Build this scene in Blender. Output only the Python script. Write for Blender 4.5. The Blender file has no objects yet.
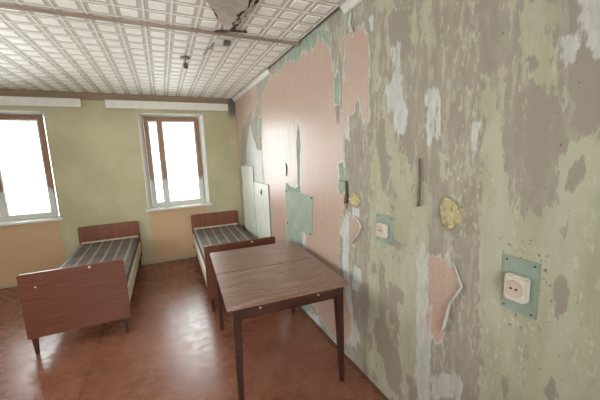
import bpy, bmesh, math, random
import numpy as np
from mathutils import Vector, noise as mnoise
random.seed(7)
S = bpy.context.scene
COL = S.collection
H = 2.566      # ceiling height
D = 5.1        # end wall
XL = -3.75     # left wall
YB = -0.9      # back wall

# ------------------------------------------------------------------ camera
FPX = 298.64
yw, pt, rl = [math.radians(a) for a in (24.4169, 8.6356, -2.1351)]
CAM = Vector((-1.1918, 0.0, 1.6134))
FWD = Vector((math.sin(yw)*math.cos(pt), math.cos(yw)*math.cos(pt), -math.sin(pt)))
RT0 = Vector((math.cos(yw), -math.sin(yw), 0)); UP0 = RT0.cross(FWD)
RT = RT0*math.cos(rl) + UP0*math.sin(rl); UP = -RT0*math.sin(rl) + UP0*math.cos(rl)
cd = bpy.data.cameras.new('camera'); cam = bpy.data.objects.new('camera', cd); COL.objects.link(cam)
from mathutils import Matrix
cam.matrix_world = Matrix(((RT.x, UP.x, -FWD.x, CAM.x), (RT.y, UP.y, -FWD.y, CAM.y), (RT.z, UP.z, -FWD.z, CAM.z), (0, 0, 0, 1)))
cd.sensor_width = 36; cd.sensor_fit = 'HORIZONTAL'; cd.lens = FPX/600*36; cd.clip_start = 0.02
S.camera = cam

def wall_at(px, py):            # where a sight line meets the right wall (x = 0): returns (y, z)
    d = FWD*FPX + RT*(px-300) - UP*(py-200)
    t = -CAM.x/d.x
    return (CAM.y + d.y*t, CAM.z + d.z*t)

# ------------------------------------------------------------------ materials
def lin(c):
    return tuple(((v/255)/12.92 if v/255 <= .04045 else ((v/255+.055)/1.055)**2.4) for v in c) + (1,)

class NT:
    def __init__(s, name):
        s.m = bpy.data.materials.new(name); s.m.use_nodes = True
        s.t = s.m.node_tree; s.n = s.t.nodes; s.n.clear()
        s.out = s.n.new('ShaderNodeOutputMaterial')
    def new(s, typ, **kw):
        nd = s.n.new(typ)
        for k, v in kw.items(): setattr(nd, k, v)
        return nd
    def put(s, sock, v):
        if v is None: return
        if isinstance(v, bpy.types.NodeSocket): s.t.links.new(v, sock)
        else: sock.default_value = v
    def math(s, op, a, b=None, clamp=False):
        nd = s.new('ShaderNodeMath', operation=op, use_clamp=clamp)
        s.put(nd.inputs[0], a); s.put(nd.inputs[1], b); return nd.outputs[0]
    def mix(s, f, a, b, blend='MIX'):
        nd = s.new('ShaderNodeMix', data_type='RGBA', blend_type=blend)
        s.put(nd.inputs[0], f); s.put(nd.inputs[6], a); s.put(nd.inputs[7], b); return nd.outputs[2]
    def mixf(s, f, a, b):
        nd = s.new('ShaderNodeMix', data_type='FLOAT')
        s.put(nd.inputs[0], f); s.put(nd.inputs[2], a); s.put(nd.inputs[3], b); return nd.outputs[0]
    def step(s, v, lo, hi):
        nd = s.new('ShaderNodeMapRange', interpolation_type='SMOOTHSTEP')
        s.put(nd.inputs[0], v); nd.inputs[1].default_value = lo; nd.inputs[2].default_value = hi; return nd.outputs[0]
    def pos(s):
        return s.new('ShaderNodeNewGeometry').outputs['Position']
    def obj(s):
        return s.new('ShaderNodeTexCoord').outputs['Object']
    def map(s, v, scale=(1, 1, 1), loc=(0, 0, 0)):
        nd = s.new('ShaderNodeMapping'); s.put(nd.inputs[0], v)
        nd.inputs['Scale'].default_value = scale; nd.inputs['Location'].default_value = loc; return nd.outputs[0]
    def noise(s, v, scale, detail=4, rough=.55, dist=0):
        nd = s.new('ShaderNodeTexNoise'); s.put(nd.inputs['Vector'], v)
        nd.inputs['Scale'].default_value = scale; nd.inputs['Detail'].default_value = detail
        nd.inputs['Roughness'].default_value = rough; nd.inputs['Distortion'].default_value = dist; return nd.outputs['Fac']
    def sep(s, v):
        nd = s.new('ShaderNodeSeparateXYZ'); s.put(nd.inputs[0], v); return nd.outputs
    def bump(s, h, strength=.3, dist=.01):
        nd = s.new('ShaderNodeBump'); nd.inputs['Strength'].default_value = strength
        nd.inputs['Distance'].default_value = dist; s.put(nd.inputs['Height'], h); return nd.outputs[0]
    def bsdf(s, col, rough=.6, spec=.5, normal=None, metal=0, coat=0, coat_rough=.2):
        b = s.new('ShaderNodeBsdfPrincipled')
        s.put(b.inputs['Base Color'], col); s.put(b.inputs['Roughness'], rough)
        s.put(b.inputs['Specular IOR Level'], spec); s.put(b.inputs['Metallic'], metal)
        b.inputs['Coat Weight'].default_value = coat; b.inputs['Coat Roughness'].default_value = coat_rough
        if normal is not None: s.t.links.new(normal, b.inputs['Normal'])
        s.t.links.new(b.outputs[0], s.out.inputs[0]); return s.m

def plain(name, c, rough=.6, var=.12, scale=20, spec=.5, metal=0, bump=.15):
    n = NT(name); p = n.obj()
    f = n.noise(p, scale, 5)
    dark = tuple(v*(1-var) for v in lin(c)[:3]) + (1,); lite = tuple(min(1, v*(1+var)) for v in lin(c)[:3]) + (1,)
    col = n.mix(n.step(f, .3, .7), dark, lite)
    return n.bsdf(col, rough, spec, n.bump(f, bump, .004), metal)

def wood(name, c_dark, c_lite, axis='x', rough=.4, coat=0.0, wear=None, scuff=0):
    n = NT(name); p = n.obj()
    sc = {'x': (1.2, 26, 26), 'y': (26, 1.2, 26), 'z': (26, 26, 1.2)}[axis]
    g = n.noise(n.map(p, sc), 2.2, 6, .6, .6)
    fine = n.noise(n.map(p, tuple(v*4 if v > 5 else v*2 for v in sc)), 3, 3, .6)
    col = n.mix(n.step(g, .3, .72), lin(c_dark), lin(c_lite))
    col = n.mix(n.math('MULTIPLY', n.step(fine, .5, .75), .35), col, lin(tuple(v*.6 for v in c_dark)))
    r = rough
    if wear:
        w = n.noise(n.map(p, (3, 9, 9) if axis == 'x' else (9, 3, 3)), 1.6, 6, .65, .4)
        wm = n.step(w, .52, .68)
        col = n.mix(n.math('MULTIPLY', wm, .6), col, lin(wear))
        r = n.mixf(wm, rough, min(1, rough+.18))
    if scuff:
        q = n.noise(n.map(p, (5, 14, 14)), 4, 5, .7, 1.2)
        col = n.mix(n.math('MULTIPLY', n.step(q, .63, .67), scuff), col, lin((205, 190, 178)))
        q2 = n.noise(n.map(p, (4, 11, 11), (3, 7, 1)), 2.4, 5, .7, 1)
        col = n.mix(n.math('MULTIPLY', n.step(q2, .62, .70), .8), col, lin((48, 36, 32)))
    return n.bsdf(col, r, .5, n.bump(g, .12, .003), 0, coat, .25)

# ------------------------------------------------------------------ mesh helpers
class MB:
    def __init__(s): s.bm = bmesh.new()
    def box(s, x0, x1, y0, y1, z0, z1, bev=0, mi=0):
        b2 = bmesh.new()
        v = [b2.verts.new((x, y, z)) for x in (x0, x1) for y in (y0, y1) for z in (z0, z1)]
        for q in ((0, 1, 3, 2), (4, 6, 7, 5), (0, 4, 5, 1), (2, 3, 7, 6), (0, 2, 6, 4), (1, 5, 7, 3)):
            b2.faces.new([v[i] for i in q])
        s._fin(b2, bev, mi); return s
    def hexa(s, lo, hi, bev=0, mi=0):      # lo / hi: four corners each, same winding
        b2 = bmesh.new()
        a = [b2.verts.new(p) for p in lo]; b = [b2.verts.new(p) for p in hi]
        b2.faces.new(a[::-1]); b2.faces.new(b)
        for i in range(4):
            j = (i+1) % 4; b2.faces.new((a[i], a[j], b[j], b[i]))
        s._fin(b2, bev, mi); return s
    def prism(s, pts, off, bev=0, mi=0):   # closed outline extruded by off
        b2 = bmesh.new(); off = Vector(off)
        a = [b2.verts.new(p) for p in pts]; b = [b2.verts.new(Vector(p)+off) for p in pts]
        n = len(a)
        b2.faces.new(a[::-1]); b2.faces.new(b)
        for i in range(n):
            j = (i+1) % n; b2.faces.new((a[i], a[j], b[j], b[i]))
        s._fin(b2, bev, mi); return s
    def tube(s, pts, r, seg=10, mi=0):
        b2 = bmesh.new(); pts = [Vector(p) for p in pts]; rings = []
        for i, p in enumerate(pts):
            t = (pts[min(i+1, len(pts)-1)] - pts[max(i-1, 0)]).normalized()
            a = t.orthogonal().normalized() if i == 0 else (pa - t*pa.dot(t)).normalized()
            pa = a; b = t.cross(a)
            rr = r[i] if isinstance(r, (list, tuple)) else r
            rings.append([b2.verts.new(p + (a*math.cos(k*2*math.pi/seg) + b*math.sin(k*2*math.pi/seg))*rr) for k in range(seg)])
        for A, B in zip(rings, rings[1:]):
            for k in range(seg): b2.faces.new((A[k], A[(k+1) % seg], B[(k+1) % seg], B[k]))
        b2.faces.new(rings[0][::-1]); b2.faces.new(rings[-1])
        s._fin(b2, 0, mi, True); return s
    def _fin(s, b2, bev, mi, smooth=False):
        bmesh.ops.recalc_face_normals(b2, faces=b2.faces[:])
        if bev: bmesh.ops.bevel(b2, geom=b2.edges[:], offset=bev, segments=2, affect='EDGES', clamp_overlap=True)
        me = bpy.data.meshes.new('tmp')
        for f in b2.faces: f.material_index = mi; f.smooth = smooth
        b2.to_mesh(me); b2.free(); s.bm.from_mesh(me); bpy.data.meshes.remove(me)
    def build(s, name, mats, parent=None, recalc=False):
        if recalc: bmesh.ops.recalc_face_normals(s.bm, faces=s.bm.faces[:])
        me = bpy.data.meshes.new(name); s.bm.to_mesh(me); s.bm.free()
        for m in (mats if isinstance(mats, (list, tuple)) else [mats]): me.materials.append(m)
        o = bpy.data.objects.new(name, me); COL.objects.link(o)
        if parent: o.parent = parent
        return o

def tag(o, label, cat, group=None):
    o['label'] = label; o['category'] = cat
    if group: o['group'] = group
    return o
def struct(o, label=None, cat=None):
    o['kind'] = 'structure'
    if label: o['label'] = label
    if cat: o['category'] = cat
    return o
def empty(name, loc=(0, 0, 0), rz=0):
    o = bpy.data.objects.new(name, None); o.empty_display_size = .1
    o.location = loc; o.rotation_euler.z = rz; COL.objects.link(o); return o
def copy_tree(o, parent=None):
    c = o.copy(); COL.objects.link(c)
    if parent: c.parent = parent
    for ch in [q for q in bpy.data.objects if q.parent == o]: copy_tree(ch, c)
    return c

# ------------------------------------------------------------------ right wall: layers of old paper and paint
# outlines of the patches, given as sight lines that are cast on to the wall plane
PATCH = {}
PATCH['pink'] = [
 # big sheet of pink wallpaper behind the table
 [(262,96),(266,86),(270,77),(276,74),(281,73),(284,63),(292,61),(299,63),(303,49),(306,54),(310,54),(316,47),(318,37),(321,45),(323,40),(326,46),(330,50),(332.5,62),(334,80),(334,100),(335,118),(339,134),(343,142),(344,165),(340,170),(341,186),(344,190),(344,214),(340,222),(338,240),(338,290),(346,296),(352,310),(352,335),(346,342),(330,335),(318,312),(306,292),(296,284),(284,278),(272,262),(268,240),(266,200),(262,150),(262,120)],
 # strip left of the crack, reaching the top
 [(346,36),(350,34),(352,40),(356,29),(361,26),(364,30),(367,38),(368.5,60),(369,95),(368.5,121),(365,120),(361,110),(357,97),(354,112),(348,114),(346,128),(343,142),(340,134),(342,110),(344,80),(345,55)],
 # small triangle under the foam lump
 [(350,213),(357,221),(362,227),(357,238),(352,244),(349,240),(349,220)],
 # thin strips near the corner
 [(235,100),(244,92),(251,88),(251,108),(247,118),(244,128),(243,116),(241,140),(240,168),(238,168),(237,120)],
 [(252,90),(256,84),(257,104),(254,118),(252,112)],
 [(277,240),(283,236),(284,246),(278,250)],
 # nearer the camera
 [(430,256),(444,258),(462,288),(451,304),(446,326),(434,342),(429,330)],
]
PATCH['green'] = [
 [(276,70),(284,60),(292,50),(300,42),(312,33),(322,28),(329,32),(331,50),(326,47),(320,48),(316,54),(310,60),(304,56),(299,68),(292,66),(282,70)],
 [(346,12),(352,5),(354,18),(350,30),(346,28)],
 [(264,188),(274,184),(276,214),(268,216)],
 [(258,118),(262,117),(262,136),(258,136)],
]
PATCH['flap'] = [
 [(339.5,232),(343,222),(346,213),(348.5,216),(349.5,240),(348,262),(351,290),(352,318),(346,300),(342,262),(343,240)],
 [(354,268),(361,270),(362,282),(357,292),(352,288)],
 [(296,306),(306,313),(318,316),(322,330),(334,340),(346,352),(352,362),(340,356),(318,334)],
 [(303,226),(306,236),(306,250),(303,247)],
 [(352,204),(359,207),(359,215),(352,214)],
 [(369,17),(373,16),(373,31),(369,32)],
]
PATCH['gouge'] = [
 [(298,118),(299.3,130),(300.8,146),(299.6,158),(300.4,184),(297.6,186),(297.2,165),(296.4,142)],
 [(286,182),(290,186),(296,188),(301,184),(301,193),(286,191)],
 [(287,223),(301,230),(303,246),(296,252),(287,243)],
 [(338,164),(343,162),(345,176),(345,190),(341,196),(338,186),(340,176)],
 [(291,297),(299,295),(306,303),(312,311),(304,312),(296,306)],
 [(314,314),(320,318),(327,329),(333,339),(326,338),(319,328)],
 [(335,78),(338,70),(340,84),(339,104),(335,104),(334,92)],
]
PATCH['pale'] = [
 # bluish strip right of the wallpaper
 [(387,92),(394,72),(392,48),(398,42),(400,60),(404,96),(408,110),(407,134),(400,134),(394,118),(389,112)],
 [(355,268),(361,270),(362,280),(356,292),(352,286)],
 [(352,204),(358,208),(358,214),(352,214)],
 [(368,17),(373,16),(373,31),(368,32)],
 [(346,112),(350,124),(349,140),(345,138)],
 [(247,140),(250,126),(254,140),(258,150),(262,150),(263,178),(270,200),(284,210),(284,262),(246,250),(243,180),(246,160)],
 [(266,150),(276,140),(284,150),(286,176),(284,212),(268,206)],
 [(346,316),(356,322),(360,340),(356,350),(346,338)],
 [(416,246),(427,240),(430,330),(430,400),(416,400)],
 [(430,292),(440,300),(436,320),(432,310)],
 [(432,374),(460,372),(460,400),(432,400)],
 [(428,90),(438,88),(438,140),(429,142)],
 [(472,124),(479,122),(478,152),(472,150)],
 [(580,-30),(640,-30),(640,60),(596,56),(582,30)],
 [(560,40),(572,36),(576,60),(566,66)],
]
PATCH['cream'] = [
 # long column under and over the socket
 [(370,146),(374,128),(378,140),(384,176),(386,198),(398,196),(410,186),(430,180),(430,420),(404,410),(400,372),(392,330),(372,340),(366,346),(368,300),(369,250),(370,200)],
 [(371,80),(374,40),(378,28),(381,40),(380,80),(376,96),(372,92)],
 [(384,122),(390,118),(396,130),(399,150),(394,160),(388,156),(384,146)],
 [(372,5),(378,-10),(392,-10),(396,6),(388,16),(384,10),(376,14)],
 [(404,16),(414,10),(420,40),(414,50),(406,36)],
 [(384,44),(390,32),(394,36),(392,52),(386,58)],
 [(389,160),(396,150),(408,150),(418,170),(418,186),(400,196),(392,190)],
 [(360,340),(370,330),(384,345),(392,370),(398,400),(380,392),(366,366)],
 # nearer the camera
 [(482,70),(489,66),(496,100),(509,200),(520,215),(548,205),(640,160),(640,470),(478,470),(480,330),(479,200)],
 [(520,12),(540,-10),(562,8),(560,50),(548,92),(530,88),(520,50)],
 [(420,5),(434,-20),(430,20),(438,40),(432,54),(424,40)],
 [(540,70),(560,60),(566,110),(548,120)],
 [(560,150),(586,140),(600,150),(600,210),(560,215)],
 [(440,145),(446,142),(450,170),(444,180)],
]
PATCH['grey'] = [
 # bare patches showing through
 [(389,22),(396,10),(408,8),(411,30),(408,56),(400,60),(392,52),(390,40)],
 [(376,140),(380,122),(384,118),(386,140),(388,180),(384,190),(380,174)],
 [(404,128),(410,122),(413,150),(412,166),(406,158)],
 [(379,262),(383,258),(385,280),(388,300),(386,320),(380,330),(378,300)],
 [(388,282),(398,286),(404,296),(404,304),(396,302),(397,322),(390,330),(388,300)],
 [(376,318),(386,316),(390,340),(398,352),(402,372),(396,392),(388,386),(384,362),(378,352),(374,336)],
 [(394,312),(398,314),(398,346),(394,340)],
 [(406,374),(414,378),(420,400),(410,398)],
 [(372,370),(376,372),(377,382),(372,380)],
 [(392,238),(402,240),(404,248),(396,252)],
 [(390,206),(394,204),(395,209),(391,211)],
 [(397,258),(400,256),(400,262),(397,262)],
 [(370,262),(376,264),(377,272),(372,274)],
 [(368,336),(374,330),(373,352),(369,350)],
 [(572,20),(584,22),(600,60),(606,110),(590,135),(578,130),(572,80)],
 [(556,30),(566,34),(566,66),(558,66)],
 [(528,58),(545,56),(546,70),(530,72)],
 [(530,80),(545,86),(552,110),(545,180),(536,200),(525,150)],
 [(552,80),(560,90),(562,150),(554,160)],
 [(516,90),(524,96),(522,150),(516,160)],
 [(568,168),(580,164),(580,184),(570,188)],
 [(553,285),(566,280),(568,310),(556,314)],
 [(500,378),(506,376),(508,400),(500,400)],
 [(544,384),(552,382),(553,400),(545,400)],
]
PATCH['chips'] = [
 [(374,207),(398,211),(398,222),(400,236),(398,250),(384,248),(374,246),(376,226)],
 [(496,232),(552,242),(556,300),(552,340),(498,334),(500,280)],
 [(346,184),(352,186),(366,200),(364,214),(350,212)],
 [(436,184),(470,200),(470,240),(440,238)],
]
PATCH['tan'] = [   # brown torn backing in the cracks
 [(285.5,163),(287.5,166),(287,176),(285.5,172)],
 [(345,182),(348.5,182),(349,200),(347,212),(345.5,205)],
 [(283.9,80),(284.15,80),(285.1,164),(284.85,164)],
]
Y0, Y1, GS = 0.2, D, 0.0125
ny = int(round((Y1-Y0)/GS)); nz = int(round(H/GS))
ys = np.linspace(Y0, Y1, ny+1); zs = np.linspace(0, H+.05, nz+1)
GY, GZ = np.meshgrid(ys, zs, indexing='ij')
def sdf(poly):
    P = np.array([wall_at(*p) for p in poly])
    P[:, 0] = np.clip(P[:, 0], -1, 6)
    m = .12
    d = np.full(GY.shape, -m)
    iy = np.where((ys > P[:, 0].min()-m) & (ys < P[:, 0].max()+m))[0]; iz = np.where((zs > P[:, 1].min()-m) & (zs < P[:, 1].max()+m))[0]
    if len(iy) == 0 or len(iz) == 0: return d
    sl = (slice(iy[0], iy[-1]+1), slice(iz[0], iz[-1]+1))
    y = GY[sl]; z = GZ[sl]; best = np.full(y.shape, 9.0); inside = np.zeros(y.shape, bool)
    for i in range(len(P)):
        a = P[i]; b = P[(i+1) % len(P)]; e = b-a; L = e@e+1e-12
        t = np.clip(((y-a[0])*e[0]+(z-a[1])*e[1])/L, 0, 1)
        best = np.minimum(best, np.hypot(y-a[0]-t*e[0], z-a[1]-t*e[1]))
        c = ((a[1] > z) != (b[1] > z))
        with np.errstate(divide='ignore', invalid='ignore'):
            xi = (b[0]-a[0])*(z-a[1])/(b[1]-a[1]+1e-15)+a[0]
        inside ^= c & (y < xi)
    d[sl] = np.clip(np.where(inside, best, -best), -m, m)
    return d
FIELD = {k: np.max([sdf(p) for p in v], axis=0) for k, v in PATCH.items()}

def right_wall_material():
    n = NT('old_layered_wall'); p = n.pos()
    fld = lambda k: n.new('ShaderNodeAttribute', attribute_name=k).outputs['Fac']
    st = n.map(p, (1, 1, .32)); st2 = n.map(p, (1, 1, .16), (4, 2, 7))
    big = n.noise(st, 9, 5, .62); mid = n.noise(st, 30, 5, .65); drip = n.noise(st2, 26, 4, .6); fine = n.noise(p, 90, 4, .6)
    def jag(k, amp, w=.004, src=None, bias=0):
        v = n.math('ADD', fld(k), n.math('MULTIPLY', n.math('SUBTRACT', src or mid, .5-bias), amp))
        return v, n.step(v, -w, w)
    combo = n.math('ADD', n.math('MULTIPLY', big, .6), n.math('MULTIPLY', mid, .4))
    # bare plaster and paper backing
    combo = n.math('ADD', n.math('MULTIPLY', big, .45), n.math('MULTIPLY', mid, .55))
    streak = n.noise(n.map(p, (1, 1, .10), (9, 3, 5)), 14, 6, .7)
    tear = n.noise(n.map(p, (1, 1, .22), (2, 8, 1)), 22, 5, .62)
    col = n.mix(n.step(combo, .38, .62), lin((156, 145, 131)), lin((170, 160, 146)))
    col = n.mix(n.math('MULTIPLY', n.step(drip, .54, .64), .5), col, lin((182, 176, 162)))
    _, mc = jag('cream', .26, .004, combo)
    ccol = n.mix(n.step(big, .35, .65), lin((172, 168, 142)), lin((188, 184, 162)))
    ccol = n.mix(n.math('MULTIPLY', n.step(streak, .52, .62), .5), ccol, lin((190, 184, 152)))
    spots = n.step(n.noise(st, 24, 5, .62), .63, .66)
    mc = n.math('MULTIPLY', mc, n.math('SUBTRACT', 1, spots))
    stray = n.math('MULTIPLY', n.step(n.math('ADD', n.math('MULTIPLY', streak, .55), n.math('MULTIPLY', mid, .45)), .535, .55), n.step(big, .40, .47))
    mc = n.math('MAXIMUM', mc, n.math('MULTIPLY', stray, .85))
    col = n.mix(mc, col, ccol)
    flake = n.noise(n.map(p, (1, 1, .38), (5, 5, 2)), 52, 5, .66)
    fz = n.math('MULTIPLY', n.step(flake, .575, .59), n.step(n.noise(st, 5, 3), .50, .58))
    col = n.mix(n.math('MULTIPLY', fz, .75), col, lin((200, 196, 172)))
    _, mg = jag('grey', .20, .004, combo)
    col = n.mix(mg, col, n.mix(big, lin((152, 140, 126)), lin((166, 154, 140))))
    _, mp = jag('pale', .24, .008, n.math('ADD', n.math('MULTIPLY', streak, .5), n.math('MULTIPLY', mid, .5)))
    col = n.mix(n.math('MULTIPLY', mp, .85), col, n.mix(n.step(mid, .4, .65), lin((192, 191, 186)), lin((210, 207, 200))))
    vg, mgr = jag('green', .12, .003, tear)
    rw = n.math('MULTIPLY', n.step(mid, .34, .62), .022)
    rim = n.math('MULTIPLY', n.step(n.math('ADD', vg, rw), -.002, .003), .7)
    col = n.mix(rim, col, lin((198, 196, 184)))
    gcol = n.mix(n.step(mid, .35, .7), lin((142, 157, 138)), lin((168, 178, 162)))
    col = n.mix(mgr, col, n.mix(n.math('MULTIPLY', n.step(drip, .56, .6), .8), gcol, lin((176, 178, 160))))
    # pink paper: pale torn rim, then the printed face with its fine upright weave
    vp, mpk = jag('pink', .16, .003, tear)
    rimp = n.step(n.math('ADD', vp, n.math('MULTIPLY', n.step(mid, .30, .66), .026)), -.002, .003)
    col = n.mix(n.math('MULTIPLY', rimp, .85), col, lin((202, 197, 186)))
    weave = n.noise(n.map(p, (1, 240, 34)), 1, 2, .5)
    blot = n.noise(p, 46, 3, .6)
    pk = n.mix(n.step(weave, .35, .68), lin((188, 155, 138)), lin((200, 171, 155)))
    pk = n.mix(n.math('MULTIPLY', n.step(blot, .52, .66), .3), pk, lin((178, 140, 124)))
    pk = n.mix(n.math('MULTIPLY', n.step(streak, .5, .66), .22), pk, lin((206, 190, 178)))
    col = n.mix(mpk, col, pk)
    vq, mq = jag('gouge', .055, .003, tear)
    rq = n.step(n.math('ADD', vq, n.math('MULTIPLY', n.step(mid, .30, .66), .022)), -.002, .003)
    col = n.mix(n.math('MULTIPLY', rq, .8), col, lin((204, 202, 192)))
    col = n.mix(mq, col, gcol)
    mpk = n.math('MULTIPLY', mpk, n.math('SUBTRACT', 1, mq))
    _, mf = jag('flap', .06, .004, tear)
    col = n.mix(n.math('MULTIPLY', mf, .9), col, n.mix(n.step(mid, .4, .65), lin((196, 198, 194)), lin((212, 211, 206))))
    mpk = n.math('MULTIPLY', mpk, n.math('SUBTRACT', 1, mf))
    _, mt = jag('tan', .02, .003, mid)
    col = n.mix(mt, col, n.mix(mid, lin((88, 70, 52)), lin((140, 122, 98))))
    # specks of dirt
    sp = n.noise(n.map(p, (1, 1, .8), (1, 5, 3)), 60, 2, .5)
    col = n.mix(n.math('MULTIPLY', n.step(sp, .72, .75), .7), col, lin((104, 86, 70)))
    pits = n.math('MULTIPLY', n.step(n.noise(n.map(p, (1, 1, 1.3)), 48, 4, .6), .62, .65), n.step(fld('chips'), .0, .01))
    col = n.mix(n.math('MULTIPLY', pits, .8), col, lin((104, 84, 68)))
    rough = n.mixf(mpk, .82, .37)
    rough = n.mixf(n.math('MULTIPLY', mp, n.math('SUBTRACT', 1, mpk)), rough, .42)
    hgt = n.math('ADD', n.math('MULTIPLY', mpk, .5), n.math('MULTIPLY', mc, .35))
    hgt = n.math('ADD', hgt, n.math('MULTIPLY', mgr, .2))
    hgt = n.math('ADD', hgt, n.math('MULTIPLY', fine, .12))
    hgt = n.math('ADD', hgt, n.math('MULTIPLY', big, .5))
    hgt = n.math('SUBTRACT', hgt, n.math('MULTIPLY', pits, .4))
    return n.bsdf(col, rough, n.mixf(mpk, .5, 1.0), n.bump(hgt, .35, .006))

def build_right_wall():
    bm = bmesh.new()
    V = [[bm.verts.new((0, y, z)) for z in zs] for y in ys]
    for i in range(ny):
        for j in range(nz):
            bm.faces.new((V[i][j], V[i][j+1], V[i+1][j+1], V[i+1][j]))
    n_front = len(bm.verts)
    zt = zs[-1]; b = .15
    def quad(*p): bm.faces.new([bm.verts.new(q) for q in p])
    quad((0, YB, 0), (0, YB, zt), (0, Y0, zt), (0, Y0, 0))                     # continues behind the camera
    quad((b, YB, 0), (b, Y1, 0), (b, Y1, zt), (b, YB, zt))
    quad((0, YB, zt), (b, YB, zt), (b, Y1, zt), (0, Y1, zt))
    quad((0, YB, 0), (0, Y1, 0), (b, Y1, 0), (b, YB, 0))
    quad((0, YB, 0), (b, YB, 0), (b, YB, zt), (0, YB, zt))
    quad((0, Y1, 0), (0, Y1, zt), (b, Y1, zt), (b, Y1, 0))
    me = bpy.data.meshes.new('wall_right'); bm.to_mesh(me); bm.free()
    for k, f in FIELD.items():
        at = me.attributes.new(k, 'FLOAT', 'POINT')
        a = np.full(len(me.vertices), -.12, np.float32); a[:n_front] = f.reshape(-1)
        at.data.foreach_set('value', a)
    me.materials.append(right_wall_material())
    o = bpy.data.objects.new('wall_right', me); COL.objects.link(o)
    return struct(o)
WALL = build_right_wall()

# ------------------------------------------------------------------ other walls
def end_wall_material():
    n = NT('khaki_painted_wall'); p = n.pos(); x, y, z = n.sep(p)
    a = n.noise(p, 2.2, 4); b = n.noise(p, 40, 4)
    col = n.mix(n.step(a, .35, .65), lin((182, 172, 138)), lin((195, 185, 151)))
    # darker brown strip over the rail, tan paint under the windows
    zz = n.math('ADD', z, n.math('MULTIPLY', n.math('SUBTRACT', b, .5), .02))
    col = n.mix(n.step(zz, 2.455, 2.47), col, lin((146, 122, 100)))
    nx = n.math('ADD', x, n.math('MULTIPLY', n.math('SUBTRACT', b, .5), .03))
    t1 = n.math('MULTIPLY', n.math('GREATER_THAN', nx, -1.44), n.math('LESS_THAN', nx, -.60))
    t2 = n.math('MULTIPLY', n.math('GREATER_THAN', nx, -3.5), n.math('LESS_THAN', nx, -2.56))
    tan = n.math('MULTIPLY', n.math('MAXIMUM', t1, t2), n.math('LESS_THAN', z, .87))
    col = n.mix(tan, col, n.mix(a, lin((196, 160, 124)), lin((208, 174, 138))))
    # grey mould in the top right corner
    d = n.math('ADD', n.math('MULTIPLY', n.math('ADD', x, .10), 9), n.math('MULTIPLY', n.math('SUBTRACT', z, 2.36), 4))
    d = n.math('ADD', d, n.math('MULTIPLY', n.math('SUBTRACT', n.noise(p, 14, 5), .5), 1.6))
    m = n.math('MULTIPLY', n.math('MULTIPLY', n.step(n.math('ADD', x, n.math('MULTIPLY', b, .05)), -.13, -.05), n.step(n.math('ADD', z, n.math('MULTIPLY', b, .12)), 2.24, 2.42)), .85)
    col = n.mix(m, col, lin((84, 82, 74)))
    return n.bsdf(col, .6, .4, n.bump(b, .15, .004))
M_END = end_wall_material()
M_SIDE = plain('cream_painted_wall', (196, 190, 168), .7, .06, 6)
W = [(-1.45, -.525), (-3.46, -2.54)]
WZ0, WZ1, WD = .87, 2.305, .28
ew = MB()
zt = H+.05
ew.box(XL-.15, 0.15, D, D+WD, -.15, WZ0-.03); ew.box(XL-.15, .15, D, D+WD, WZ1, zt)
ew.box(W[0][1], .15, D, D+WD, WZ0-.03, WZ1); ew.box(W[1][1], W[0][0], D, D+WD, WZ0-.03, WZ1); ew.box(XL-.15, W[1][0], D, D+WD, WZ0-.03, WZ1)
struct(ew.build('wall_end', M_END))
# left and back walls, each with an unseen window opening added for fill light
LW = (2.4, 3.9)
lw = MB()
lw.box(XL-.2, XL, YB-.15, D, -.15, WZ0-.03); lw.box(XL-.2, XL, YB-.15, D, WZ1, zt)
lw.box(XL-.2, XL, YB-.15, LW[0], WZ0-.03, WZ1); lw.box(XL-.2, XL, LW[1], D, WZ0-.03, WZ1)
struct(lw.build('wall_left', M_SIDE))
BWX = (-3.2, -.6)
bw = MB(); bw.box(XL-.2, .15, YB-.15, YB, -.15, WZ0-.03); bw.box(XL-.2, .15, YB-.15, YB, WZ1, zt)
bw.box(XL-.2, BWX[0], YB-.15, YB, WZ0-.03, WZ1); bw.box(BWX[1], .15, YB-.15, YB, WZ0-.03, WZ1)
struct(bw.build('wall_back', M_SIDE))

# floor
def floor_material():
    n = NT('red_brown_painted_floor'); p = n.pos(); x, y, z = n.sep(p)
    a = n.noise(p, 3.2, 5, .6); b = n.noise(n.map(p, (1, 1.6, 1)), 12, 6, .68, .4); c = n.noise(p, 70, 3)
    col = n.mix(n.step(a, .3, .7), lin((130, 80, 60)), lin((150, 98, 76)))
    col = n.mix(n.math('MULTIPLY', n.step(b, .56, .72), .5), col, lin((170, 126, 102)))
    col = n.mix(n.math('MULTIPLY', n.step(n.noise(n.map(p, (1, 1, 1), (3, 1, 0)), 9, 6, .7, .8), .63, .68), .6), col, lin((116, 66, 46)))
    sp = n.noise(n.map(p, (1.6, .7, 1), (7, 1, 0)), 30, 3, .6, .8)
    col = n.mix(n.math('MULTIPLY', n.step(sp, .70, .72), .8), col, lin((72, 48, 38)))
    # joints between the sheets of floor board
    j = n.math('LESS_THAN', n.math('ABSOLUTE', n.math('SUBTRACT', n.math('ADD', y, n.math('MULTIPLY', a, .008)), 2.592)), .004)
    j2 = n.math('LESS_THAN', n.math('ABSOLUTE', n.math('SUBTRACT', n.math('ADD', x, n.math('MULTIPLY', a, .008)), -1.86)), .004)
    j3 = n.math('LESS_THAN', n.math('ABSOLUTE', n.math('SUBTRACT', y, .92)), .004)
    jj = n.math('MAXIMUM', n.math('MAXIMUM', j, j2), j3)
    col = n.mix(n.math('MULTIPLY', jj, .75), col, lin((70, 44, 34)))
    h = n.math('SUBTRACT', n.math('ADD', n.math('MULTIPLY', b, .5), n.math('MULTIPLY', a, .8)), n.math('MULTIPLY', jj, .5))
    return n.bsdf(col, n.mixf(n.step(b, .4, .7), .24, .40), .5, n.bump(h, .16, .006))
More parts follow.
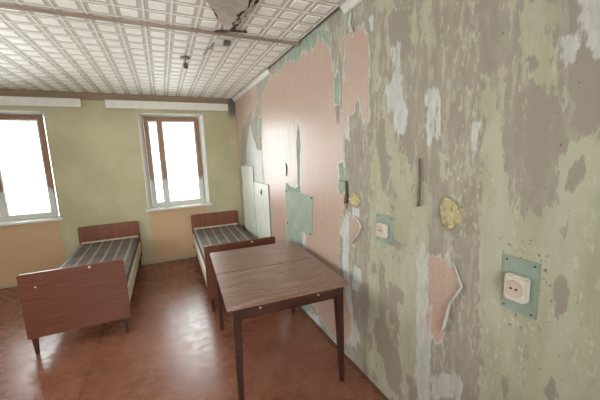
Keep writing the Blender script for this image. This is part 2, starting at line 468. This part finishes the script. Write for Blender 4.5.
fl = MB(); fl.box(XL, 0, YB, D, -.15, 0)
struct(fl.build('floor', floor_material()))

# ceiling: slab and embossed foam tiles
M_TILE = plain('ceiling_tile_face', (240, 235, 226), .6, .04, 9, bump=.05)
M_TRING = plain('ceiling_tile_groove', (200, 192, 179), .7, .07, 9, bump=.05)
M_SLAB = plain('ceiling_underlay', (176, 162, 144), .85, .1, 7)
cb = MB(); cb.box(XL-.2, .15, YB-.15, D+WD, H+.05, H+.2, mi=2)
CX, CY = .1667, .159
x_off, y_off = -.787, 2.685
def cell(bm, cx, cy):
    hx, hy = CX/2, CY/2
    lv = [(1, H+.003), (.985, H), (.93, H), (.90, H+.004), (.62, H+.004), (.58, H-.001)]
    rings = []
    for k, z in lv:
        gx, gy = (hx*k, hy*k) if k > .96 else (hx*k, hy*k)
        x1, x2, y1, y2 = max(cx-gx, XL), min(cx+gx, -.010), cy-gy, min(cy+gy, D)
        if x1 >= x2 or y1 >= y2: return
        rings.append([bm.verts.new(q) for q in ((x1, y1, z), (x1, y2, z), (x2, y2, z), (x2, y1, z))])
    for r, (A, B) in enumerate(zip(rings, rings[1:])):
        for i in range(4):
            f = bm.faces.new((A[i], A[(i+1) % 4], B[(i+1) % 4], B[i])); f.material_index = 1 if r in (2, 3) else 0
    bm.faces.new(rings[-1]).material_index = 0
for i in range(-20, 8):
    for j in range(-24, 18):
        cell(cb.bm, x_off+i*CX, y_off+j*CY)
ceil = struct(cb.build('ceiling', [M_TILE, M_TRING, M_SLAB]))

# sagging torn sheet and splintered strip of the ceiling, above the table
M_SHEET = plain('torn_ceiling_paper', (166, 152, 138), .9, .14, 14)
M_BARK = plain('rotten_brown_wood', (84, 62, 46), .9, .45, 40, bump=.5)
M_SCRAP = plain('pale_paper_scrap', (204, 188, 160), .9, .1, 20)
edge_l = [(-1.12, 1.40), (-1.00, 1.68), (-.87, 1.95), (-.83, 2.04), (-.79, 2.12), (-.755, 2.19), (-.745, 2.24), (-.715, 2.30), (-.675, 2.33), (-.655, 2.345)]
edge_r = [(-.64, 1.40), (-.64, 1.68), (-.63, 1.95), (-.665, 2.04), (-.63, 2.10), (-.665, 2.18), (-.645, 2.22), (-.665, 2.29), (-.65, 2.325), (-.645, 2.345)]
def refine(e, seed, amp):
    out = []
    for (a, b) in zip(e, e[1:]):
        for k in range(4):
            t = k/4; out.append((a[0]+(b[0]-a[0])*t+amp*mnoise.noise((a[0]*50+t*5, seed, k)), a[1]+(b[1]-a[1])*t))
    return out+[e[-1]]
edge_l = refine(edge_l, 3, .010); edge_r = refine(edge_r, 8, .020)
sb = bmesh.new(); N = 8; top = []; bot = []
for (a, b) in zip(edge_l, edge_r):
    rt, rb = [], []
    for k in range(N+1):
        t = k/N; x = a[0]+(b[0]-a[0])*t; y = a[1]+(b[1]-a[1])*t
        z = H - .010 - .014*math.sin(math.pi*min(1, t*.75+.1)) - .005*mnoise.noise((x*9, y*9, 0)) - .035*t*t
        rt.append(sb.verts.new((x, y, z+.004))); rb.append(sb.verts.new((x, y, z)))
    top.append(rt); bot.append(rb)
for i in range(len(top)-1):
    for k in range(N):
        sb.faces.new((top[i][k], top[i+1][k], top[i+1][k+1], top[i][k+1])); sb.faces.new((bot[i][k], bot[i][k+1], bot[i+1][k+1], bot[i+1][k]))
    for k in (0, N):
        sb.faces.new((top[i][k], top[i+1][k], bot[i+1][k], bot[i][k]))
for i in (0, -1):
    for k in range(N): sb.faces.new((top[i][k], top[i][k+1], bot[i][k+1], bot[i][k]))
m_ = MB(); m_.bm.free(); m_.bm = sb
m_.build('torn_sheet', M_SHEET, ceil, True)
def ribbon(te, path, w, th, z_of, seed=2):
    pts = []
    for i in range(len(path)-1):
        a = Vector(path[i]).to_3d(); b = Vector(path[i+1]).to_3d()
        for s_ in range(6): pts.append(a.lerp(b, s_/6))
    pts.append(Vector(path[-1]).to_3d())
    lo, hi = [], []
    for i, p in enumerate(pts):
        t = (pts[min(i+1, len(pts)-1)]-pts[max(i-1, 0)]).normalized(); nn = Vector((-t.y, t.x, 0))
        w1 = w*(.45+1.3*abs(mnoise.noise((p.x*37, p.y*37, seed)))); w2 = w*(.45+1.3*abs(mnoise.noise((p.x*37, p.y*37, seed+7))))
        if i in (0, len(pts)-1): w1 *= .3; w2 *= .3
        z = z_of(p, i/(len(pts)-1))
        lo.append((p+nn*w1, z)); hi.append((p-nn*w2, z+.006*mnoise.noise((p.x*40, p.y*40, 5))))
    for i in range(len(pts)-1):
        q = [(lo[i][0].x, lo[i][0].y, lo[i][1]), (lo[i+1][0].x, lo[i+1][0].y, lo[i+1][1]), (hi[i+1][0].x, hi[i+1][0].y, hi[i+1][1]), (hi[i][0].x, hi[i][0].y, hi[i][1])]
        te.hexa(q, [(x, y, z+th) for x, y, z in q])
te = MB()
ribbon(te, [(-.585, 1.45), (-.59, 1.75), (-.585, 1.92), (-.60, 2.05), (-.605, 2.18), (-.62, 2.30), (-.635, 2.40)], .026, .012, lambda p, t: H-.018)
ribbon(te, [(-1.12, 1.40), (-.87, 1.95), (-.79, 2.12), (-.75, 2.22), (-.70, 2.315), (-.655, 2.345)], .007, .010, lambda p, t: H-.014)
ribbon(te, [(-.73, 2.452), (-.66, 2.425), (-.62, 2.40), (-.57, 2.40), (-.50, 2.385)], .016, .010, lambda p, t: H-.014)
ribbon(te, [(-.66, 2.02), (-.635, 2.10), (-.66, 2.20), (-.645, 2.30), (-.64, 2.38)], .010, .005, lambda p, t: H-.060+.035*t, 11)
te.build('splintered_edge', M_BARK, ceil)
fb = MB()
ribbon(fb, [(-.585, 1.60), (-.60, 1.85), (-.59, 1.97), (-.61, 2.08), (-.61, 2.14), (-.63, 2.24)], .013, .003, lambda p, t: H-.030, 21)
fb.build('torn_paper_scrap', M_SCRAP, ceil)

# batten across the ceiling, fittings on it
bt = MB(); bt.box(XL, -.005, 2.474, 2.504, H-.018, H+.004, .004)
struct(bt.build('trim_batten', wood('batten_wood', (136, 114, 96), (164, 142, 122), 'x', .6)))
t = empty('ceiling_junction_box', (-.635, 2.655, H))
tag(t, 'small silvery junction box with a loose dark wire on the ceiling beyond the batten', 'junction box')
M_STEEL = plain('dull_galvanised_steel', (214, 210, 202), .3, .1, 30, metal=.3)
M_BLACK = plain('black_plastic', (32, 29, 27), .5, .2, 30)
jb = MB(); jb.box(-.062, .0, -.032, .032, -.030, .002, .004); jb.build('steel_cover', M_STEEL, t)
jb = MB(); jb.box(.003, .062, -.034, .034, -.026, .002, .006); jb.build('dark_terminal', plain('dark_rubber', (96, 86, 76), .7), t)
jb = MB(); jb.tube([(-.055, .01, -.012), (-.075, .07, -.012), (-.080, .14, -.02), (-.10, .20, -.012), (-.103, .30, -.008), (-.11, .34, -.014)], .006, 8); jb.build('wire', plain('grey_brown_cable', (116, 98, 82), .6), t)
t = empty('ceiling_lamp_holder', (-.895, 3.17, H))
tag(t, 'brownish bare bulb holder hanging from the tiled ceiling at the left', 'lamp holder')
lh = MB(); lh.tube([(0, 0, .002), (0, 0, -.012), (0, 0, -.018)], [.045, .045, .03], 20); lh.build('ceiling_rose', plain('brown_bakelite', (120, 104, 90), .5), t)
lh = MB(); lh.tube([(0, 0, -.015), (0, 0, -.05)], .005, 8); lh.build('cord', M_BLACK, t)
lh = MB(); lh.tube([(0, 0, -.05), (0, 0, -.06), (0, 0, -.095), (0, 0, -.10)], [.012, .021, .021, .018], 18); lh.build('socket', plain('grey_brown_bakelite', (84, 74, 66), .5), t)

# crown moulding left in two pieces, skirting
M_FOAM = plain('white_foam_moulding', (214, 210, 200), .6, .04, 12)
def crown(name, ya, yb):
    m = MB(); prof = [(-.0015, H-.002), (-.0015, H-.048), (-.010, H-.044), (-.016, H-.030), (-.030, H-.016), (-.040, H-.010), (-.042, H-.006)]
    m.prism([(x, ya, z-.002) for x, z in prof], (0, yb-ya, 0)); return struct(m.build(name, M_FOAM))
crown('trim_1', 3.30, D-.002); crown('trim_2', YB+.002, 1.80)
M_SKIRT = plain('brown_skirting_paint', (112, 72, 52), .5, .2, 30)
sk = MB(); sk.box(-.016, -.001, YB, D, 0, .024, .003); struct(sk.build('baseboard_right', M_SKIRT))
sk = MB(); sk.box(XL, -.018, D-.018, D-.001, 0, .05, .004); struct(sk.build('baseboard_end', plain('pale_skirting_paint', (186, 168, 140), .5, .1)))

# ------------------------------------------------------------------ windows
M_REVEAL = plain('white_reveal_plaster', (226, 224, 216), .7, .04, 10)
M_SILL = plain('white_sill_paint', (220, 216, 206), .4, .05, 10)
def frame_mat():
    n = NT('worn_window_frame'); p = n.pos(); x, y, z = n.sep(p)
    g = n.noise(n.map(p, (30, 30, 1.5)), 2, 5, .6); w = n.noise(n.map(p, (1, 1, .4)), 24, 5, .65)
    col = n.mix(g, lin((132, 92, 66)), lin((164, 122, 92)))
    k = n.math('ADD', z, n.math('MULTIPLY', n.math('SUBTRACT', w, .5), .5))
    col = n.mix(n.step(k, 1.32, 1.26), col, lin((205, 204, 198)))
    return n.bsdf(col, .45, .5, n.bump(g, .1, .003))
M_FRAME = frame_mat()
def glass_mat():
    n = NT('window_glass')
    tr = n.new('ShaderNodeBsdfTransparent'); tr.inputs[0].default_value = (.95, .97, .96, 1)
    gl = n.new('ShaderNodeBsdfGlossy'); gl.inputs['Roughness'].default_value = .02
    fr = n.new('ShaderNodeFresnel'); fr.inputs[0].default_value = 1.45
    mx = n.new('ShaderNodeMixShader'); n.t.links.new(fr.outputs[0], mx.inputs[0]); n.t.links.new(tr.outputs[0], mx.inputs[1]); n.t.links.new(gl.outputs[0], mx.inputs[2])
    n.t.links.new(mx.outputs[0], n.out.inputs[0]); return n.m
M_GLASS = glass_mat()
def window(name, w, rot=None, loc=(0, 0, 0), depth=WD):
    # local frame: x across, y outwards from the inner wall face, z up
    r = empty(name, loc, rot or 0); struct(r)
    z0, z1 = WZ0, WZ1; h = w/2
    m = MB(); th = .065
    for q in (-1, 1):
        m.prism([(q*h, .001, z0), (q*(h-.006), .001, z0), (q*(h-th), depth-.07, z0), (q*(h-th), depth, z0), (q*h, depth, z0)], (0, 0, z1-z0))
    m.prism([(-h+.02, .001, z1), (-h+.02, .001, z1-.006), (-h+.02, depth-.07, z1-.04), (-h+.02, depth, z1-.04), (-h+.02, depth, z1)], (w-.04, 0, 0)); m.build('reveal', M_REVEAL, r)
    a, b, c, d = -h+th, h-th, z0, z1-.04
    fw = .055; y0, y1 = min(.14, depth-.075), min(.205, depth-.01); mu = -.18 if w < 1 else 0
    m = MB(); m.box(a, a+fw, y0, y1, c, d, .004); m.box(b-fw, b, y0, y1, c, d, .004); m.box(a+fw, b-fw, y0, y1, d-fw, d, .004); m.box(a+fw, b-fw, y0, y1, c, c+fw, .004)
    m.box(mu-.03, mu+.03, y0, y1, c+fw, d-fw, .004); m.build('window_frame', M_FRAME, r)
    for s_ in (-1, 1):
        x0, x1 = (a+fw, mu-.03) if s_ < 0 else (mu+.03, b-fw)
        cw = .020
        m = MB(); q = (y0+.012, y1-.012)
        m.box(x0, x0+cw, *q, c+fw, d-fw, .003); m.box(x1-cw, x1, *q, c+fw, d-fw, .003); m.box(x0+cw, x1-cw, *q, c+fw, c+fw+cw, .003); m.box(x0+cw, x1-cw, *q, d-fw-cw, d-fw, .003)
        sash = m.build('sash', plain('white_sash_paint', (228, 226, 220), .45, .04), r)
        m = MB(); m.box(x0+cw-.004, x1-cw+.004, y0+.03, y0+.034, c+fw+cw-.004, d-fw-cw+.004); m.build('pane', M_GLASS, sash)
    m = MB(); m.box(-h-.03, h+.03, -.06, .0, z0-.03, z0, .005); m.box(-h, h, -.001, depth, z0-.03, z0); m.build('window_sill', M_SILL, r)
    return r
for i, (a, b) in enumerate(W): window('window_%d' % (i+1), b-a, 0, ((a+b)/2, D, 0))
window('window_3', LW[1]-LW[0], math.pi/2, (XL, (LW[0]+LW[1])/2, 0), .2)  # unseen window, added to bring fill light from the left
window('window_4', BWX[1]-BWX[0], math.pi, ((BWX[0]+BWX[1])/2, YB, 0), .15)  # unseen window behind the camera, added to brighten the end wall
# curtain rail boards over the windows
def rail(cx, label):
    t = empty('curtain_rail', (cx, D, 2.41)); tag(t, label, 'curtain rail', 'curtain rail boards over the windows')
    m = MB(); m.box(-.845, .845, -.085, -.065, -.055, .055, .004); m.build('board', M_SILL, t)
    for s_ in (-1, 1):
        m = MB(); m.box(s_*.72-.012, s_*.72+.012, -.066, -.001, -.03, .03, .002); m.build('bracket', M_STEEL, t)
rail(-.978, 'white curtain rail board under the ceiling ending near the mouldy corner')
rail(-2.95, 'white curtain rail board under the ceiling over the window at the far left')

# ------------------------------------------------------------------ table
M_TOP = wood('worn_table_varnish', (122, 88, 73), (154, 119, 102), 'x', .36, .15, (176, 150, 136), .8)
M_LEG = wood('dark_table_wood', (52, 31, 24), (78, 48, 36), 'z', .35)
M_APR = wood('dark_apron_wood', (54, 31, 24), (82, 50, 38), 'x', .35)
M_WHITE = plain('white_plastic', (190, 180, 168), .4, .05)
TW, TL, TZ = .8171, 1.1162, .75
tb = empty('dining_table', (-.9325, 1.6477, 0), -.0567)
tag(tb, 'worn brown wooden table with a two-leaf top standing against the peeling pink wall', 'table')
for (a, b) in ((0, TL/2-.0015), (TL/2+.0015, TL)):
    m = MB(); m.box(0, TW, a, b, TZ-.022, TZ, .004); m.build('tabletop_leaf', M_TOP, tb)
ins = .035; az0, az1 = TZ-.112, TZ-.0225
m = MB(); m.box(ins+.04, TW-ins-.04, ins+.006, ins+.026, az0, az1, .002); apr = m.build('apron', M_APR, tb)
for fx in (.25, .73):
    m = MB(); m.tube([(fx*TW, ins+.007, TZ-.058), (fx*TW, ins+.001, TZ-.058), (fx*TW, ins-.001, TZ-.058)], [.007, .007, .005], 14); m.build('knob', M_WHITE, apr)
m = MB(); m.box(ins+.04, TW-ins-.04, TL-ins-.026, TL-ins-.006, az0, az1, .002); m.build('apron', M_APR, tb)
M_APRY = wood('dark_side_apron_wood', (54, 31, 24), (82, 50, 38), 'y', .35)
for x in (ins+.006, TW-ins-.026):
    m = MB(); m.box(x, x+.02, ins+.04, TL-ins-.04, az0, az1, .002); m.build('apron', M_APRY, tb)
for sx in (0, 1):
    for sy in (0, 1):
        cx = ins+.026 if sx == 0 else TW-ins-.026; cy = ins+.026 if sy == 0 else TL-ins-.026
        dx = (-.012 if sx == 0 else .012); dy = (-.014 if sy == 0 else .014)
        q = lambda x, y, z, h: [(x-h, y-h, z), (x+h, y-h, z), (x+h, y+h, z), (x-h, y+h, z)]
        m = MB(); m.hexa(q(cx+dx, cy+dy, 0, .0155), q(cx, cy, TZ-.0225, .027), .003); m.build('leg', M_LEG, tb)

# ------------------------------------------------------------------ beds
M_BED = wood('red_brown_bed_veneer', (112, 62, 42), (142, 84, 58), 'z', .38, .1)
M_BEDF = wood('red_brown_footboard_veneer', (98, 54, 38), (126, 72, 50), 'x', .38, .1)
M_RAIL = plain('pale_rail_paint', (206, 192, 172), .5, .08)
M_BLEG = wood('bed_leg_wood', (58, 34, 26), (82, 50, 38), 'z', .4)
def ticking():
    n = NT('grey_striped_ticking'); p = n.obj(); x, y, z = n.sep(p)
    f = n.noise(p, 60, 4); f2 = n.noise(p, 5, 4)
    u = n.math('FRACT', n.math('DIVIDE', n.math('ADD', x, .02), .125))
    st = n.math('LESS_THAN', n.math('ABSOLUTE', n.math('SUBTRACT', u, .5)), .10)
    st = n.math('MULTIPLY', st, n.math('GREATER_THAN', z, .452))
    base = n.mix(n.step(f2, .3, .7), lin((98, 90, 84)), lin((122, 112, 104)))
    col = n.mix(n.math('MULTIPLY', st, .75), base, lin((170, 160, 150)))
    return n.bsdf(col, .75, .3, n.bump(f, .3, .003))
M_TICK = ticking()
BW, BL = .765, 1.985
def headboard(h, w, th=.022, r=.03, zb=.15):
    pts = [(0, 0, zb), (w, 0, zb), (w, 0, h-r)]
    for k in range(1, 7): a = k/6*math.pi/2; pts.append((w-r+r*math.cos(a), 0, h-r+r*math.sin(a)))
    for k in range(0, 7): a = math.pi/2+k/6*math.pi/2; pts.append((r+r*math.cos(a), 0, h-r+r*math.sin(a)))
    return pts
bed = empty('bed', (-.885, 3.085, 0), -.019)
m = MB(); m.prism([(x, BL-.024, z) for x, y, z in headboard(.715, BW)], (0, .022, 0), .003); m.build('headboard', M_BED, bed)
m = MB(); m.prism([(x, 0, z) for x, y, z in headboard(.722, BW, r=.02)], (0, .022, 0), .003); fo = m.build('footboard', M_BEDF, bed)
m = MB(); m.tube([(.50, -.002, .70), (.50, -.006, .70)], .010, 12); m.build('screw', M_STEEL, fo)
m = MB(); m.tube([(.11, -.002, .60), (.11, -.006, .60)], .007, 12); m.build('screw', M_STEEL, fo)
for x in (.004, BW-.024):
    m = MB(); m.box(x, x+.02, .022, BL-.024, .255, .40, .003); m.build('side_rail', M_RAIL, bed)
for yy in (.012, BL-.013):
    for x in (.045, BW-.045):
        q = lambda x, y, z, h: [(x-h, y-h*.6, z), (x+h, y-h*.6, z), (x+h, y+h*.6, z), (x-h, y+h*.6, z)]
        m = MB(); m.hexa(q(x, yy, 0, .013), q(x, yy, .152, .021), .002); m.build('leg', M_BLEG, bed)
# base with a slight sag, striped cover
sb = bmesh.new(); nx_, ny_ = 12, 20; X0, X1, Yb0, Yb1 = .026, BW-.026, .026, BL-.06
g = [[sb.verts.new((X0+(X1-X0)*i/nx_, Yb0+(Yb1-Yb0)*j/ny_, .475-.014*math.sin(math.pi*j/ny_)*math.sin(math.pi*i/nx_)+.004*mnoise.noise((i*.7, j*.7, 1)))) for j in range(ny_+1)] for i in range(nx_+1)]
for i in range(nx_):
    for j in range(ny_): sb.faces.new((g[i][j], g[i+1][j], g[i+1][j+1], g[i][j+1])).smooth = True
rim = [g[i][0] for i in range(nx_+1)]+[g[nx_][j] for j in range(1, ny_+1)]+[g[i][ny_] for i in range(nx_-1, -1, -1)]+[g[0][j] for j in range(ny_-1, 0, -1)]
low = [sb.verts.new((v.co.x, v.co.y, .40)) for v in rim]
for i in range(len(rim)):
    j = (i+1) % len(rim); sb.faces.new((rim[i], low[i], low[j], rim[j]))
sb.faces.new(low[::-1])
m = MB(); m.bm.free(); m.bm = sb; m.build('bed_base', M_TICK, bed, True)
m = MB(); m.box(.028, BW-.028, BL-.058, BL-.03, .46, .495, .004); m.build('cross_bar', M_RAIL, bed)
tag(bed, 'brown wooden bed with grey striped base along the right wall, behind the table', 'bed', 'narrow wooden beds')
bed2 = copy_tree(bed); bed2.location = (-2.36, 3.085, 0); bed2.rotation_euler.z = 0
tag(bed2, 'brown wooden bed standing alone on the far left of the room', 'bed', 'narrow wooden beds')

# ------------------------------------------------------------------ boards leaning on the wall behind the bed
def board_mat():
    n = NT('pale_green_white_board'); p = n.obj()
    a = n.noise(n.map(p, (1, 1, .5)), 6, 5); b = n.noise(n.map(p, (1, 1, .3)), 26, 5, .65)
    col = n.mix(n.step(a, .35, .65), lin((218, 220, 208)), lin((228, 230, 220)))
    col = n.mix(n.math('MULTIPLY', n.step(b, .64, .7), .5), col, lin((168, 172, 156)))
    return n.bsdf(col, .45, .5, n.bump(b, .1, .003))
M_BOARD = board_mat(); M_DKEDGE = plain('dark_board_edging', (150, 146, 132), .6, .2, 40)
def board(y0, y1, z1, xf, label, hole=False):
    t = empty('hardboard_sheet', (0, (y0+y1)/2, 0)); tag(t, label, 'board', 'pale boards behind the bed')
    h = (y1-y0)/2
    m = MB(); m.box(xf, xf+.010, -h+.003, h-.003, 0, z1-.003, .001); m.build('face', M_BOARD, t)
    m = MB(); m.box(xf, xf+.011, -h, -h+.003, 0, z1); m.box(xf, xf+.011, h-.003, h, 0, z1); m.box(xf, xf+.011, -h+.003, h-.003, z1-.003, z1); m.build('edging', M_DKEDGE, t)
    if hole:
        m = MB(); m.box(xf-.008, xf, -.055, -.02, 1.10, 1.175, .004); m.tube([(xf-.008, -.037, 1.135), (xf-.022, -.037, 1.135)], .008, 10); m.build('latch', plain('dark_latch_metal', (88, 82, 74), .5, .2, metal=.5), t)
board(4.20, 4.88, 1.470, -.012, 'taller pale board standing by the headboard against the wall')
board(3.545, 4.19, 1.255, -.012, 'shorter pale board with a small dark latch against the wall behind the bed', True)

# ------------------------------------------------------------------ green panel nailed on the wall
def teal_mat(name, a_, b_):
    n = NT(name); p = n.obj(); a = n.noise(p, 7, 5); b = n.noise(n.map(p, (1, 1, .4)), 30, 5, .65)
    col = n.mix(n.step(a, .3, .7), lin(a_), lin(b_))
    col = n.mix(n.math('MULTIPLY', n.step(b, .63, .69), .4), col, lin((186, 190, 176)))
    return n.bsdf(col, .55, .4, n.bump(b, .1, .002))
M_TEAL = teal_mat('grey_green_panel_paint', (152, 164, 148), (166, 176, 160))
M_NAIL = plain('rusty_nail', (70, 54, 44), .6, .3, 60)
t = empty('wall_panel', (0, 2.67, 1.055)); tag(t, 'grey-green rectangular panel nailed to the pink wall just above the table', 'panel')
c = [wall_at(*q) for q in ((285.9, 189.8), (313.3, 196.5), (312.4, 236.4), (287.5, 224))]
m = MB(); m.prism([(-.006, y-2.67, z-1.055) for y, z in c], (.007, 0, 0), .001); m.build('face', M_TEAL, t)
cy_ = sum(y for y, z in c)/4; cz_ = sum(z for y, z in c)/4
for (y, z) in c:
    y = y+(cy_-y)*.07; z = z+(cz_-z)*.09
    m = MB(); m.tube([(-.006, y-2.67, z-1.055), (-.010, y-2.67, z-1.055)], .010, 10); m.build('nail', M_NAIL, t)

# ------------------------------------------------------------------ sockets
M_PLATE = teal_mat('grey_green_plate_paint', (140, 153, 138), (158, 168, 152))
M_SOCK = plain('yellowed_socket_plastic', (218, 208, 192), .35, .05, 12, bump=.03)
M_FACE = plain('pinkish_socket_face', (206, 184, 168), .4, .06, 12, bump=.03)
def socket(y, z, w, h, label, bw_=.076, bh=.082):
    t = empty('wall_socket', (0, y, z)); tag(t, label, 'socket', 'wall sockets')
    m = MB(); m.box(-.007, .001, -w/2, w/2, -h/2, h/2, .001); pl = m.build('backing_plate', M_PLATE, t)
    for sy in (-1, 1):
        for sz in (-1, 1):
            m = MB(); m.tube([(-.006, sy*(w/2-.014), sz*(h/2-.014)), (-.010, sy*(w/2-.014), sz*(h/2-.014))], .0035, 10); m.build('screw', M_NAIL, pl)
    m = MB(); m.box(-.042, -.0065, -bw_/2-.002, bw_/2-.002, -bh/2-.002, bh/2-.002, .007); m.build('socket_box', M_SOCK, t)
    cy, cz = -.002, -.002; R_ = .030; bm = bmesh.new(); seg = 28
    lv = [(R_+.004, -.0423), (R_+.003, -.0455), (R_, -.0455), (R_-.003, -.0435), (.0, -.0435)]
    rings = []
    for r, x in lv[:-1]:
        rings.append([bm.verts.new((x, cy+r*math.cos(k*2*math.pi/seg), cz+r*math.sin(k*2*math.pi/seg))) for k in range(seg)])
    for A, B in zip(rings, rings[1:]):
        for k in range(seg): bm.faces.new((A[k], A[(k+1) % seg], B[(k+1) % seg], B[k]))
    bm.faces.new(rings[-1])
    m = MB(); m.bm.free(); m.bm = bm; fc = m.build('socket_face', M_FACE, t, True)
    for s_ in (-1, 1):
        m = MB(); m.tube([(-.0434, cy+s_*.0095, cz), (-.0452, cy+s_*.0095, cz)], .0042, 12); m.build('pin_hole', M_BLACK, fc)
    return t
socket(1.394, 1.148, .145, .175, 'cream wall socket on a grey-green plate just right of the table')
socket(.633, 1.09, .125, .215, 'cream wall socket on a grey-green plate nearest the camera at the far right', .078, .10)
# crumbling plaster chips around the plates are dents in the paint: small pits
def lump(name, y, z, ry, rz_, label, seed):
    bm = bmesh.new(); bmesh.ops.create_icosphere(bm, subdivisions=4, radius=1)
    for v in bm.verts:
        c = v.co.copy(); k = 1+.5*mnoise.noise(c*1.5+Vector((seed, 0, 0)))+.28*mnoise.noise(c*3.6+Vector((0, seed, 0)))
        v.co = Vector((-abs(c.x)*.030*k if c.x < 0 else c.x*.004, c.y*ry*k, c.z*rz_*k))
    for f in bm.faces: f.smooth = True
    m = MB(); m.bm.free(); m.bm = bm
    o = m.build(name, M_PUR); o.location = (-.0005, y, z)
    return tag(o, label, 'foam lump', 'foam lumps plugging holes')
n = NT('yellow_builders_foam'); p = n.obj(); a = n.noise(p, 26, 5, .65); b = n.noise(p, 60, 4)
M_PUR = n.bsdf(n.mix(n.step(b, .56, .7), n.mix(n.step(a, .4, .62), lin((184, 168, 124)), lin((206, 194, 158))), lin((140, 112, 70))), .8, .3, n.bump(a, .5, .008))
lump('foam_plug', 1.692, 1.286, .048, .046, 'yellow foam lump in a hole in the wall right above the table corner', 1.3)
lump('foam_plug', .95, 1.325, .05, .066, 'yellow foam lump in a hole in the wall at the far right near the camera', 5.1)

# ------------------------------------------------------------------ peeling strips of paper, parts of the right wall
def strip(name, pts, width, mat, curl=.02, lift=.006, seed=0):
    # pts: sight lines cast on to the wall; a curled ribbon of paper standing off the wall
    P = [wall_at(*q) for q in pts]; path = []
    for a, b in zip(P, P[1:]):
        for k in range(5): path.append((a[0]+(b[0]-a[0])*k/5, a[1]+(b[1]-a[1])*k/5))
    path.append(P[-1]); bm = bmesh.new(); rows = []; n_ = len(path)
    for i, (y, z) in enumerate(path):
        t_ = i/(n_-1); w = width*(.35+.65*math.sin(math.pi*(.12+.8*t_)))*(1+.4*mnoise.noise((i*.6, seed, 0)))
        row = []
        for k in range(7):
            s_ = k/6; th = s_*1.9
            row.append(bm.verts.new((-lift*.3-curl*(1-math.cos(th))*.6*(.4+t_), y-w*math.sin(th)*.9+w*.4, z)))
        rows.append(row)
    for A, B in zip(rows, rows[1:]):
        for k in range(6): bm.faces.new((A[k], A[k+1], B[k+1], B[k])).smooth = True
    m = MB(); m.bm.free(); m.bm = bm; o = m.build(name, mat, WALL, True)
    md = o.modifiers.new('thickness', 'SOLIDIFY'); md.thickness = .0015; md.offset = 0
    return o
M_STRIPW = plain('torn_paper_white', (214, 208, 196), .8, .06, 30)
M_STRIPB = plain('brown_paper_backing', (118, 100, 80), .9, .25, 40)
strip('peeling_strip', [(346.5, 180), (347, 188), (347.5, 196), (347.5, 203)], .018, M_STRIPB, .03, seed=1)
strip('peeling_strip', [(338.5, 180), (342, 181), (348, 182)], .02, M_STRIPB, .015, seed=2)
strip('peeling_strip', [(356, 216), (361, 223), (362.5, 227), (358, 236), (353, 243)], .020, M_STRIPW, .04, seed=3)
strip('peeling_strip', [(349, 5), (352, 14), (351, 24), (354, 33)], .018, M_STRIPW, .03, seed=4)
strip('peeling_strip', [(454, 262), (463, 286), (452, 302), (446, 330)], .016, M_STRIPW, .035, seed=5)
strip('peeling_strip', [(420, 158), (421, 180), (421, 206)], .016, M_STRIPB, .03, seed=6)
strip('peeling_strip', [(286, 163), (286.7, 169), (286.5, 176)], .016, M_STRIPB, .010, seed=7)

# ------------------------------------------------------------------ daylight
wd = bpy.data.worlds.new('overcast_sky'); S.world = wd; wd.use_nodes = True
bg = wd.node_tree.nodes['Background']; bg.inputs[0].default_value = (.95, .98, 1.0, 1); bg.inputs[1].default_value = 7.0
def portal(name, w, h, loc, rot):
    l = bpy.data.lights.new(name, 'AREA'); l.shape = 'RECTANGLE'; l.size = w; l.size_y = h; l.cycles.is_portal = True
    o = bpy.data.objects.new(name, l); COL.objects.link(o); o.location = loc; o.rotation_euler = rot
for a, b in W: portal('window_portal', b-a, WZ1-WZ0, ((a+b)/2, D+WD+.01, (WZ0+WZ1)/2), (-math.pi/2, 0, 0))
portal('window_portal', LW[1]-LW[0], WZ1-WZ0, (XL-.21, (LW[0]+LW[1])/2, (WZ0+WZ1)/2), (0, -math.pi/2, 0))  # portal of the added left fill window
portal('window_portal', BWX[1]-BWX[0], WZ1-WZ0, ((BWX[0]+BWX[1])/2, YB-.16, (WZ0+WZ1)/2), (math.pi/2, 0, 0))  # portal of the added back fill window
S.view_settings.view_transform = 'Standard'; S.view_settings.look = 'None'
S.view_settings.exposure = 1.0; S.view_settings.gamma = 1; S.view_settings.use_curve_mapping = False
